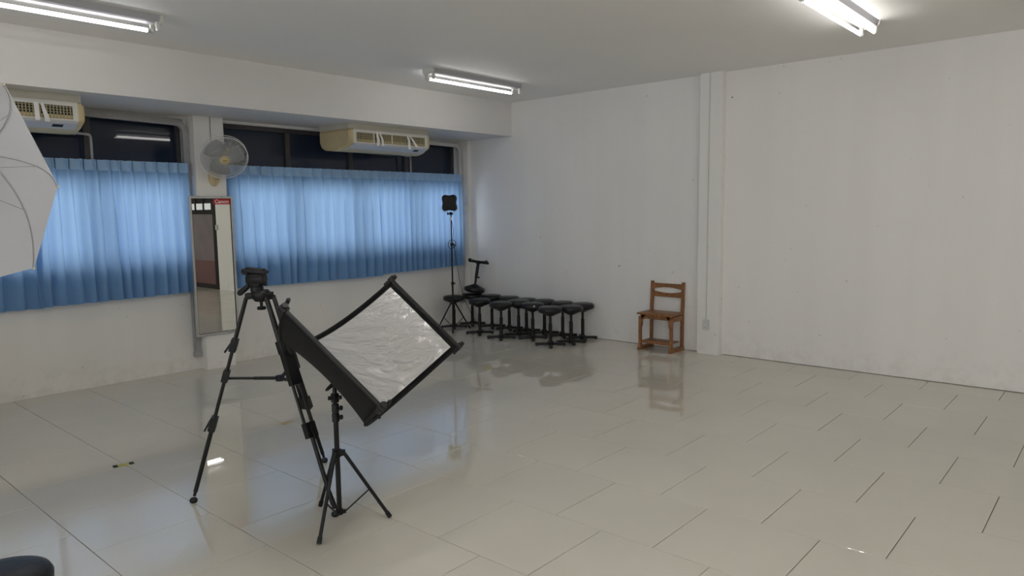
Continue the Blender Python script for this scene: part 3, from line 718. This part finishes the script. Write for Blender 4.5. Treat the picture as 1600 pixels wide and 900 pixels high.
# ------------------------------------------------------------------ video tripod
def tripod():
    feet = [Vector((1.771, 4.021, 0)), Vector((2.644, 4.002, 0)), Vector((2.185, 3.225, 0))]
    cr_ = Vector((2.125, 3.785, 0)); H0 = 1.185
    t = thing('video_tripod', 'tall black video tripod with fluid head and mid-level spreader', 'tripod', cr_)
    L0 = lambda p: Vector(p) - cr_
    b = NB(); lathe(b, [(0, H0 + .035), (.045, H0 + .035), (.055, H0 + .02), (.055, H0 - .005), (.035, H0 - .03), (0, H0 - .03)], None, 20)
    for f in feet:
        d = (f - cr_); d.z = 0; d.normalize(); obox(b, d * .02 + Vector((0, 0, H0 + .008)), d * .085 + Vector((0, 0, H0)), .05, .034, bev=.006)
    obj('crown', b, M_bplast, t, 40)
    b = NB(); cyl(b, (0, 0, H0 - .03), (0, 0, H0 - .07), .009, 10); lathe(b, [(0, -.01), (.024, -.009), (.03, 0), (.024, .009), (0, .01)], Matrix.Translation((0, 0, H0 - .07)), 6); obj('bowl_knob', b, M_bplast, t)
    hub = Vector((.06, -.06, .70)); 
    for i, f in enumerate(feet):
        fp = L0(f); d = Vector((fp.x, fp.y, 0)).normalized(); top = d * .08 + Vector((0, 0, H0 - .005)); foot = fp + Vector((0, 0, .022))
        ax = (foot - top).normalized(); side = ax.cross(Vector((0, 0, 1))).normalized(); P = lambda s: top.lerp(foot, s)
        leg = obj('leg', (lambda b: [tube(b, [P(.62) , P(.965)], .0125, 12)] and b)(NB()), M_bmetal, t, 40)
        b = NB()
        for s in (-1, 1): cyl(b, P(0) + side * s * .026, P(.26) + side * s * .028, .0105, 10); cyl(b, P(.22) + side * s * .024, P(.62) + side * s * .024, .009, 10)
        obj('twin_tube', b, M_bmetal, leg, 40)
        b = NB(); obox(b, P(.205), P(.265), .084, .040, up=side.cross(ax), bev=.005); obox(b, P(.225) - side.cross(ax) * .0 + d * .018, P(.27) + d * .04, .018, .012, bev=.003); obj('upper_clamp', b, M_bplast, leg)
        b = NB(); obox(b, P(.59), P(.66), .068, .04, up=side.cross(ax), bev=.005); obox(b, P(.60) + d * .018, P(.66) + d * .038, .018, .012, bev=.003); obj('lower_clamp', b, M_bplast, leg)
        b = NB(); obox(b, P(.36 if i == 0 else .26), P(.415), .074, .036, up=side.cross(ax), bev=.004); obj('spreader_bracket', b, M_bplast, leg)
        b = NB(); tube(b, [P(.965), P(.985)], [.009, .009], 10); lathe(b, [(0, -.0), (.016, 0), (.022, .008), (.022, .018), (.014, .028), (0, .03)], Matrix.Translation(fp), 16); obj('rubber_foot', b, M_bplast, leg, 40)
        a = P(.40) - d * .01; m_ = a.lerp(hub, .5)
        b = NB(); obox(b, a, a.lerp(hub, .62), .022, .012, bev=.002); obox(b, a.lerp(hub, .5), hub, .014, .018, bev=.002); obj('spreader_arm', b, M_bplast, t)
    b = NB(); lathe(b, [(0, -.015), (.025, -.015), (.025, .015), (0, .015)], Matrix.Translation(hub), 16); obj('spreader_hub', b, M_bplast, t, 40)
    # head: faces the window wall side; drum axis across
    hd = Vector((-.02, .005, H0)); a_ = Vector((.55, -.83, 0)).normalized(); f_ = Vector((.83, .55, 0))
    b = NB(); lathe(b, [(0, .03), (.036, .03), (.036, .055), (.03, .06), (.03, .075), (0, .075)], Matrix.Translation(hd), 24); obj('pan_base', b, M_bplast, t, 40)
    b = NB(); box(b, (-.03, -.03, .06), (.03, .03, .13), .008); b.transform(Matrix.Translation(hd) @ Matrix.Rotation(math.atan2(a_.y, a_.x), 4, 'Z')); obj('head_body', b, M_bplast, t, 40)
    b = NB(); lathe(b, [(0, -.05), (.034, -.05), (.038, -.045), (.038, .042), (.034, .05), (0, .05)], frame_from(hd + Vector((0, 0, .10)), a_), 24); obj('tilt_drum', b, M_bplast, t, 40)
    b = NB(); lathe(b, [(0, .0505), (.026, .0505), (.026, .054), (0, .054)], frame_from(hd + Vector((0, 0, .10)), -a_), 24); obj('drum_cap', b, mat('dark_grey_cap', (.06, .06, .06), .4), t, 40)
    b = NB(); tilt = Vector((0, 0, 1)).lerp(a_, -.0)
    obox(b, hd - a_ * .075 + Vector((0, 0, .151)), hd + a_ * .065 + Vector((0, 0, .137)), .055, .02, bev=.005); obox(b, hd - a_ * .055 + Vector((0, 0, .162)), hd + a_ * .05 + Vector((0, 0, .151)), .045, .012, bev=.003); lathe(b, [(0, 0), (.018, 0), (.018, .03), (0, .03)], frame_from(hd - a_ * .075 + Vector((0, 0, .140)), f_), 14); obj('quick_release_plate', b, M_bplast, t, 40)
    h0 = hd - a_ * .03 + Vector((0, 0, .075)); h1 = hd - a_ * .105 + Vector((0, 0, .018))
    b = NB(); tube(b, [h0, h1], [.007, .007], 10); tube(b, [h0.lerp(h1, .25), h0.lerp(h1, .4), h1 + (h1 - h0) * .0, h1 + (h1 - h0) * .12], [.012, .015, .017, .012], 14); obj('pan_handle', b, M_bplast, t, 50)
    b = NB(); cyl(b, hd + a_ * .03 + Vector((0, 0, .07)), hd + a_ * .062 + Vector((0, 0, .07)), .006, 8); obox(b, hd + a_ * .05 + Vector((0, 0, .06)), hd + a_ * .055 + Vector((0, 0, .085)), .012, .01, bev=.002); obj('lock_lever', b, M_bplast, t)
tripod()

# ------------------------------------------------------------------ light stands
def light_stand(c, R_, angs, zc, zb, ztop, label, joints, name='light_stand', rt=.0125, knob=(1, 0)):
    t = thing(name, label, 'light stand', (c[0], c[1], 0))
    b = NB(); cyl(b, (0, 0, zb), (0, 0, joints[0]), rt, 14)
    for z0, z1, r in zip(joints, joints[1:] + [ztop], (rt * .8, rt * .64, rt * .5)): cyl(b, (0, 0, z0), (0, 0, z1), r, 12)
    obj('column', b, M_bmetal, t, 40)
    b = NB(); lathe(b, [(0, zc - .018), (.024, zc - .018), (.024, zc + .018), (0, zc + .018)], None, 14)
    for a in angs: d = Vector((math.cos(a), math.sin(a), 0)); obox(b, Vector((0, 0, zc)), Vector((0, 0, zc)) + d * .042, .022, .03, bev=.002)
    obj('leg_collar', b, M_bplast, t)
    b = NB(); lathe(b, [(0, zb - .008), (.02, zb - .008), (.02, zb + .018), (0, zb + .018)], None, 14)
    for a in angs: d = Vector((math.cos(a), math.sin(a), 0)); obox(b, Vector((0, 0, zb + .005)), Vector((0, 0, zb + .005)) + d * .035, .018, .018, bev=.002)
    obj('lower_collar', b, M_bplast, t)
    for a in angs:
        d = Vector((math.cos(a), math.sin(a), 0)); top = Vector((0, 0, zc)) + d * .034; ft = d * R_ + Vector((0, 0, .009))
        b = NB(); cyl(b, top, ft, rt * .72, 10); lg = obj('leg', b, M_bmetal, t, 40)
        b = NB(); e = (ft - top).normalized(); cyl(b, ft - e * .03, ft + e * .003, rt * .95, 10); obj('foot_cap', b, M_bplast, lg, 40)
        b = NB(); m_ = top.lerp(ft, .56); obox(b, Vector((0, 0, zb + .004)) + d * .03, m_, .009, .006); obj('brace', b, M_bmetal, t)
    for z in joints:
        b = NB(); lathe(b, [(0, z - .022), (rt * 1.45, z - .022), (rt * 1.45, z + .018), (rt * 1.1, z + .024), (0, z + .024)], None, 14)
        k = Vector((knob[0], knob[1], 0)); cyl(b, (0, 0, z), k * .024 + Vector((0, 0, z)), .005, 8); lathe(b, [(0, 0), (.012, .001), (.014, .008), (.010, .016), (0, .016)], frame_from(k * .022 + Vector((0, 0, z)), k), 10); obj('clamp_collar', b, M_bplast, t, 40)
    return t

RC = Vector((2.155, 3.14, 0))
fa = [math.atan2(2.999 - 3.14, 1.929 - 2.155), math.atan2(2.974 - 3.14, 2.363 - 2.155), math.atan2(3.391 - 3.14, 2.207 - 2.155)]
st = light_stand(RC, .265, fa, .385, .055, .70, 'black light stand holding the curved reflector, in front of the tripod', [.58, .63], rt=.0135, knob=(.6577, -.7532))
b = NB(); box(b, (-.016, -.016, .66), (.016, .016, .71), .004); cyl(b, (-.03, .02, .685), (.03, -.02, .685), .011, 10); tube(b, [(0, 0, .70), (.0, .0, .74), (.035, .02, .765)], [.013, .012, .012], 10); obj('swivel_head', b, M_bplast, st, 40)

# ------------------------------------------------------------------ curved reflector
wv = Vector((.3745, -.6067, -.7012)); nv = Vector((.3818, -.5883, .7129)); sv = Vector((.845, .5347, -.0113))
# re-orthogonalise: nv points to the open side
RCn = Vector((2.23, 3.165, .772)); RL, RR, RPH = .598, .909, .942
sv.normalize(); wv = (wv - sv * wv.dot(sv)).normalized(); nn_ = (nv - sv * nv.dot(sv) - wv * nv.dot(wv)).normalized(); nv = nn_
def RP(a, bb, off=0):
    th = bb * RPH; c = RCn + a * RL * wv + (RR - off) * math.sin(th) * sv + (RR - (RR - off) * math.cos(th)) * nv
    return c
def reflector():
    o = RP(0, 0); t = thing('curved_reflector', 'curved silver photo reflector with black border and back, on the front light stand', 'reflector', o)
    def sheet(a0, a1, b0, b1, off, na, nb, wr=0):
        b = NB(); g = []
        for i in range(nb + 1):
            row = []
            for j in range(na + 1):
                bb = b0 + (b1 - b0) * i / nb; a = a0 + (a1 - a0) * j / na
                # edges of the cloth bow inwards between the corners
                k = 1 - .05 * (1 - bb * bb); ed = off
                if wr:
                    q = Vector(((a + bb * .5) * 4, (bb * 1.0 - a * .9) * 13, 1.7)); ed = off + wr * (noise.noise(q) + .6 * noise.noise(q * 2.1) + .35 * noise.noise(q * 4.7)) * .5 * (.45 + .55 * max(0, min(1, .55 - bb * .3 + a))) * (1 - abs(2 * (j / na) - 1) ** 6)
                ed += .034 * max(0, 1 - (2 * a) ** 2) * (1 - bb * bb) ** 1.0
                row.append(b.verts.new(RP(a * k, bb, ed) - o))
            g.append(row)
        for i in range(nb):
            for j in range(na): b.faces.new((g[i][j], g[i][j + 1], g[i + 1][j + 1], g[i + 1][j]))
        return b
    x = obj('black_back', sheet(-.49, .49, -.97, .97, .0, 16, 40), M_bfab, t, 180); s_ = x.modifiers.new('t', 'SOLIDIFY'); s_.thickness = .003
    x = obj('silver_face', sheet(-.446, .446, -.945, .93, .012, 48, 160, .016), M_silver, t, 180); x['label'] = 'silvered white reflective face'
    for s in (-1, 1):
        b = NB(); tube(b, [RP(s * .49 * (1 - .05 * (1 - (k / 20 - 1) ** 2)) , k / 20 - 1, .004) - o for k in range(41)], .0095, 10)
        tp = obj('edge_sleeve', b, M_bfab, t, 60)
    b0 = None
    for e in (-1, 1):
        b = NB(); cyl(b, RP(-.5, e * .985, 0) - o, RP(.5, e * .985, 0) - o, .0095, 12); obj('end_rod', b, M_bmetal, t, 40)
        for s in (-1, 1):
            p = RP(s * .5, e * .985); tg = (RP(s * .5, e) - RP(s * .5, e * .96)).normalized()
            b = NB(); cyl(b, p - tg * .05 - o, p + tg * .035 - o, .0135, 12); lathe(b, [(0, 0), (.021, 0), (.021, .034), (0, .034)], frame_from(p - wv * .017 - o, wv), 12); cn = obj('corner_joint', b, M_bplast, t, 40)
            b = NB(); cyl(b, p - o, p - nv * .034 * e + wv * s * .008 - o, .006, 8); obox(b, p - nv * .036 * e - tg * .024 + wv * s * .008 - o, p - nv * .036 * e + tg * .024 + wv * s * .008 - o, .016, .013, bev=.004); obj('corner_knob', b, M_bplast, cn)
    # mounting ring and bracket to the stand
    b = NB(); c = RP(-.03, -.02, -.062); tube(b, [c + (.042 * math.cos(k * PI / 12)) * sv + (.042 * math.sin(k * PI / 12)) * nv - o for k in range(24)], .006, 8, closed=True); obj('mounting_ring', b, M_bplast, t, 50)
    b = NB(); obox(b, RP(-.49, 0, -.012) - o, RP(.49, 0, -.012) - o, .016, .010, up=nv, bev=.002); obj('centre_bar', b, M_bmetal, t)
reflector()

# ------------------------------------------------------------------ panel light on stand in the corner
LC = Vector((6.88, 7.12, 0)); ang0 = math.atan2(-.17, -.18)
view = Vector((-.6955, -.7185, 0)); rgt = Vector((.6577, -.7532, 0)).normalized()
ls = light_stand(LC, .26, [ang0, ang0 + 2.094, ang0 - 2.094], .385, .06, 1.63, 'tall black light stand in the corner carrying the panel light', [.66, 1.2], rt=.0135, knob=tuple(rgt[:2]))
b = NB(); tube(b, [Vector((0, 0, 1.20)) + rgt * r_ + Vector((0, 0, z_)) for r_, z_ in ((.03, -.04), (.055, -.02), (.055, .03), (.03, .06), (-.02, .06), (-.045, .03), (-.05, -.02), (-.02, -.06), (.02, -.05), (.05, .0))], .005, 6); obj('coiled_cable', b, M_bplast, ls, 60)
def panel_light():
    c = Vector((LC.x, LC.y, 1.745)) - view * .0; t = thing('panel_light', 'black clover-shaped panel light head seen from behind, on the corner stand', 'light', c)
    M = frame_from((-.012, .015, .025), (view + Vector((0, 0, -.1))).normalized(), rgt)
    # lobed outline
    n = 56; out = []
    for k in range(n):
        a = 2 * PI * k / n; r = .118 * (1 - .15 * math.cos(4 * a)); out.append((r * math.cos(a) * .94, r * math.sin(a)))
    b = NB(); F = [b.verts.new(M @ Vector((x, y, .012))) for x, y in out]; G = [b.verts.new(M @ Vector((x * .86, y * .86, .03))) for x, y in out]; K = [b.verts.new(M @ Vector((x, y, -.012))) for x, y in out]
    b.faces.new(G); b.faces.new(K[::-1])
    for k in range(n):
        k2 = (k + 1) % n; b.faces.new((K[k], K[k2], F[k2], F[k])); b.faces.new((F[k], F[k2], G[k2], G[k]))
    obj('lamp_housing', b, M_bplast, t, 40)
    b = NB(); F = [b.verts.new(M @ Vector((x * .93, y * .93, -.0135))) for x, y in out]; K = [b.verts.new(M @ Vector((x * .93, y * .93, -.018))) for x, y in out]
    b.faces.new(F); b.faces.new(K[::-1])
    for k in range(n): b.faces.new((F[k], F[(k + 1) % n], K[(k + 1) % n], K[k]))
    obj('diffuser', b, M_white, t)
    b = NB(); tube(b, [M @ Vector((.125 * math.sin(a), -.03 - .105 * math.cos(a), .0)) for a in [(-1.35 + 2.7 * k / 14) for k in range(15)]], .004, 6); obj('yoke', b, M_alu, t, 60)
    b = NB(); obox(b, (0, 0, -.14), (0, 0, -.10), .03, .03, bev=.004); cyl(b, rgt * -.045 + Vector((0, 0, -.125)), rgt * .03 + Vector((0, 0, -.125)), .008, 8); obox(b, rgt * -.045 + Vector((0, 0, -.14)), rgt * -.045 + Vector((0, 0, -.105)), .014, .014, bev=.003); obj('tilt_bracket', b, M_bplast, t)
    b = NB(); obox(b, view * .02 + rgt * -.005 + Vector((0, 0, -.21)), view * .02 + rgt * -.005 + Vector((0, 0, -.165)), .026, .02, bev=.004); obj('cable_connector', b, M_whpl, t)
    b = NB(); pts = [Vector((0, 0, -.19)) + view * .02, Vector((.0, .0, -.35)) + rgt * .028, Vector((0, 0, -.50)) + rgt * .018, Vector((0, 0, -.7)) + rgt * .05, Vector((0, 0, -.95)) + rgt * .085, Vector((0, 0, -1.15)) + rgt * .12, Vector((0, 0, -1.30)) + rgt * .165, Vector((0, 0, -1.50)) + rgt * .25, Vector((0, 0, -1.70)) + rgt * .36, Vector((0, 0, -1.740)) + rgt * .42]
    # smooth
    sm_ = []
    for i in range(len(pts) - 1):
        p0 = pts[max(i - 1, 0)]; p1 = pts[i]; p2 = pts[i + 1]; p3 = pts[min(i + 2, len(pts) - 1)]
        for k in range(4):
            u = k / 4; sm_.append(.5 * ((2 * p1) + (p2 - p0) * u + (2 * p0 - 5 * p1 + 4 * p2 - p3) * u * u + (3 * p1 - p0 - 3 * p2 + p3) * u ** 3))
    sm_.append(pts[-1]); tube(b, [p + view * (.06 * min(1, max(0, (-p.z - .2) / .3))) for p in sm_], .0035, 6); obj('power_cable', b, M_bplast, t, 60)
panel_light()

# ------------------------------------------------------------------ photo umbrella at the left edge
UC = Vector((.515, 2.902, 1.813)); UA = Vector((.777, .561, .285)).normalized()
UU = Vector((.3361, -.7535, .5651)); UU = (UU - UA * UU.dot(UA)).normalized(); UV = UA.cross(UU)
if UV.dot(Vector((.5217, -.349, -.7785))) < 0: UV = -UV
UR, UH = .42, .22
def umb():
    o = UC - UA * .12; t = thing('photo_umbrella', 'white photo umbrella with thin ribs, cut off by the left edge', 'umbrella', o)
    def rib(k, s): an = k * PI / 4; return UC + UR * s * (math.cos(an) * UU + math.sin(an) * UV) + UH * (1 - s ** 2.4) * UA
    b = NB(); ss = [i / 16 for i in range(17)]; nsub = 6; grid = []
    for k in range(8):
        for q in range(nsub):
            f = q / nsub
            grid.append([(rib(k, s) * (1 - f) + rib(k + 1, s) * f) + UA * (.012 * s * math.sin(PI * f)) * 0 for s in ss])
    apex = b.verts.new(UC + UA * UH - o); cols = [[b.verts.new(p - o) for p in col[1:]] for col in grid]; n = len(cols)
    for i in range(n):
        A = cols[i]; B = cols[(i + 1) % n]; b.faces.new((apex, A[0], B[0]))
        for j in range(len(A) - 1): b.faces.new((A[j], A[j + 1], B[j + 1], B[j]))
    obj('canopy', b, M_umb, t, 25)
    run = UC - UA * .02
    for k in range(8):
        b = NB(); tube(b, [rib(k, s) - UA * .004 - (rib(k, 1) - UC).normalized() * .002 - o for s in ss], .0013, 6); r_ = obj('rib', b, M_rib, t, 60)
        b = NB(); cyl(b, run - o, rib(k, .55) - UA * .005 - o, .0009, 6); obj('stretcher', b, M_rib, t)
        b = NB(); tp = rib(k, 1.0); dd = (rib(k, 1.0) - rib(k, .96)).normalized(); cyl(b, tp - o, tp + dd * .008 - o, .003, 8); obj('rib_tip', b, M_cream, r_)
    b = NB(); cyl(b, UC + UA * (UH + .02) - o, UC - UA * .36 - o, .004, 10); obj('shaft', b, M_alu, t, 40)
    b = NB(); cyl(b, run - UA * .015 - o, run + UA * .015 - o, .010, 12); cyl(b, UC + UA * (UH - .015) - o, UC + UA * (UH + .004) - o, .012, 12); obj('runner', b, M_bplast, t, 40)
umb()
sp = UC - UA * .28
us = light_stand((sp.x - .02, sp.y, 0), .42, [math.radians(a) for a in (200, 320 - 20 - 20, 80 - 0)], .5, .1, sp.z - .03, 'black light stand holding the white umbrella outside the left edge', [.8, 1.3], rt=.0135)
b = NB(); box(b, (-.022, -.022, sp.z - .06), (.05, .022, sp.z + .02), .005); obj('umbrella_bracket', b, M_bplast, us)

# ------------------------------------------------------------------ wooden school chair against the right wall
def chair():
    ox, oy = 7.25, 4.155; t = thing('wooden_chair', 'brown wooden school chair standing against the right wall beside the column', 'chair', (ox + .14, oy, 0))
    D = -.14; W2 = .215; m_ = M_wood
    def X(v): return v + D
    # v: 0 front .. .30 rear ; y: -W2 .. W2
    b = NB(); n = 14; top = []; bot = []
    for s in (0,):
        box(b, (X(-.03), -W2 - .01, .425), (X(.285), W2 + .01, .447), .005)
    obj('seat', b, m_, t, 40)
    b = NB(); box(b, (X(.008), -W2 + .03, .375), (X(.026), W2 - .03, .425), .002); obj('seat_apron', b, m_, t)
    for s in (-1, 1):
        y0, y1 = s * W2 - .0165, s * W2 + .0165; y0 -= s * .012; y1 -= s * .012
        # front leg with scalloped bracket on the inner side
        b = NB(); box(b, (X(0), y0, .045), (X(.034), y1, .40), .003); obj('front_leg', b, m_, t)
        b = NB(); yi = (y0 if s > 0 else y1); prof = [(yi, .425), (yi - s * .055, .425), (yi - s * .05, .405), (yi - s * .026, .395), (yi - s * .02, .36), (yi - s * .012, .34), (yi - s * .016, .31), (yi - s * .01, .285), (yi, .27)]
        prism(b, prof, X(.008), X(.026)); obj('scalloped_bracket', b, m_, t)
        # rear leg and back post, raked a little, rounded top
        b = NB(); pr = [(X(.26), .045), (X(.292), .045), (X(.292), .42), (X(.312), .78), (X(.306), .795), (X(.292), .797), (X(.282), .785), (X(.26), .45)]
        A = [b.verts.new((px, y0, pz)) for px, pz in pr]; B = [b.verts.new((px, y1, pz)) for px, pz in pr]; b.faces.new(A); b.faces.new(B[::-1])
        for k in range(len(pr)): b.faces.new((A[k], B[k], B[(k + 1) % len(pr)], A[(k + 1) % len(pr)]))
        obj('back_post', b, m_, t)
        b = NB(); prism(b, [(X(-.012), 0), (X(.305), 0), (X(.305), .028), (X(.29), .045), (X(0), .045), (X(-.012), .03)], y0 - .002, y1 + .002, 'y'); obj('foot_runner', b, m_, t)
        b = NB(); box(b, (X(.034), y0 + .006, .355), (X(.26), y1 - .006, .415), .002); obj('side_rail', b, m_, t)
    # back rails with the lens-shaped opening
    def rail(z0, z1, ctop, cbot):
        b = NB(); n = 16; F = []; K = []; yw = W2 - .022
        def xz(z): return X(.268) + (z - .45) * .06
        for k in range(n + 1):
            f = k / n; y = -yw + 2 * yw * f; g = math.sin(PI * f); zt = z1 + ctop * g; zb = z0 + cbot * g; cv = .012 * g
            F.append((b.verts.new((xz(zt) + cv, y, zt)), b.verts.new((xz(zb) + cv, y, zb)))); K.append((b.verts.new((xz(zt) + cv + .018, y, zt)), b.verts.new((xz(zb) + cv + .018, y, zb))))
        for k in range(n):
            b.faces.new((F[k][0], F[k + 1][0], F[k + 1][1], F[k][1])); b.faces.new((K[k][0], K[k][1], K[k + 1][1], K[k + 1][0])); b.faces.new((F[k][0], K[k][0], K[k + 1][0], F[k + 1][0])); b.faces.new((F[k][1], F[k + 1][1], K[k + 1][1], K[k][1]))
        b.faces.new((F[0][0], F[0][1], K[0][1], K[0][0])); b.faces.new((F[n][0], K[n][0], K[n][1], F[n][1])); obj('back_rail', b, m_, t, 40)
    rail(.705, .772, -.002, .022); rail(.612, .682, -.024, 0)
    # foot shelf of boards
    b = NB(); box(b, (X(.004), -W2 + .03, .085), (X(.030), W2 - .03, .118), .002); obj('front_stretcher', b, m_, t)
    for k in range(3): b = NB(); box(b, (X(.04 + k * .062), -W2 + .02, .098), (X(.094 + k * .062), W2 - .02, .112), .002); obj('shelf_slat', b, m_, t)
    b = NB(); box(b, (X(.262), -W2 + .03, .36), (X(.284), W2 - .03, .415), .002); obj('rear_rail', b, m_, t)
chair()
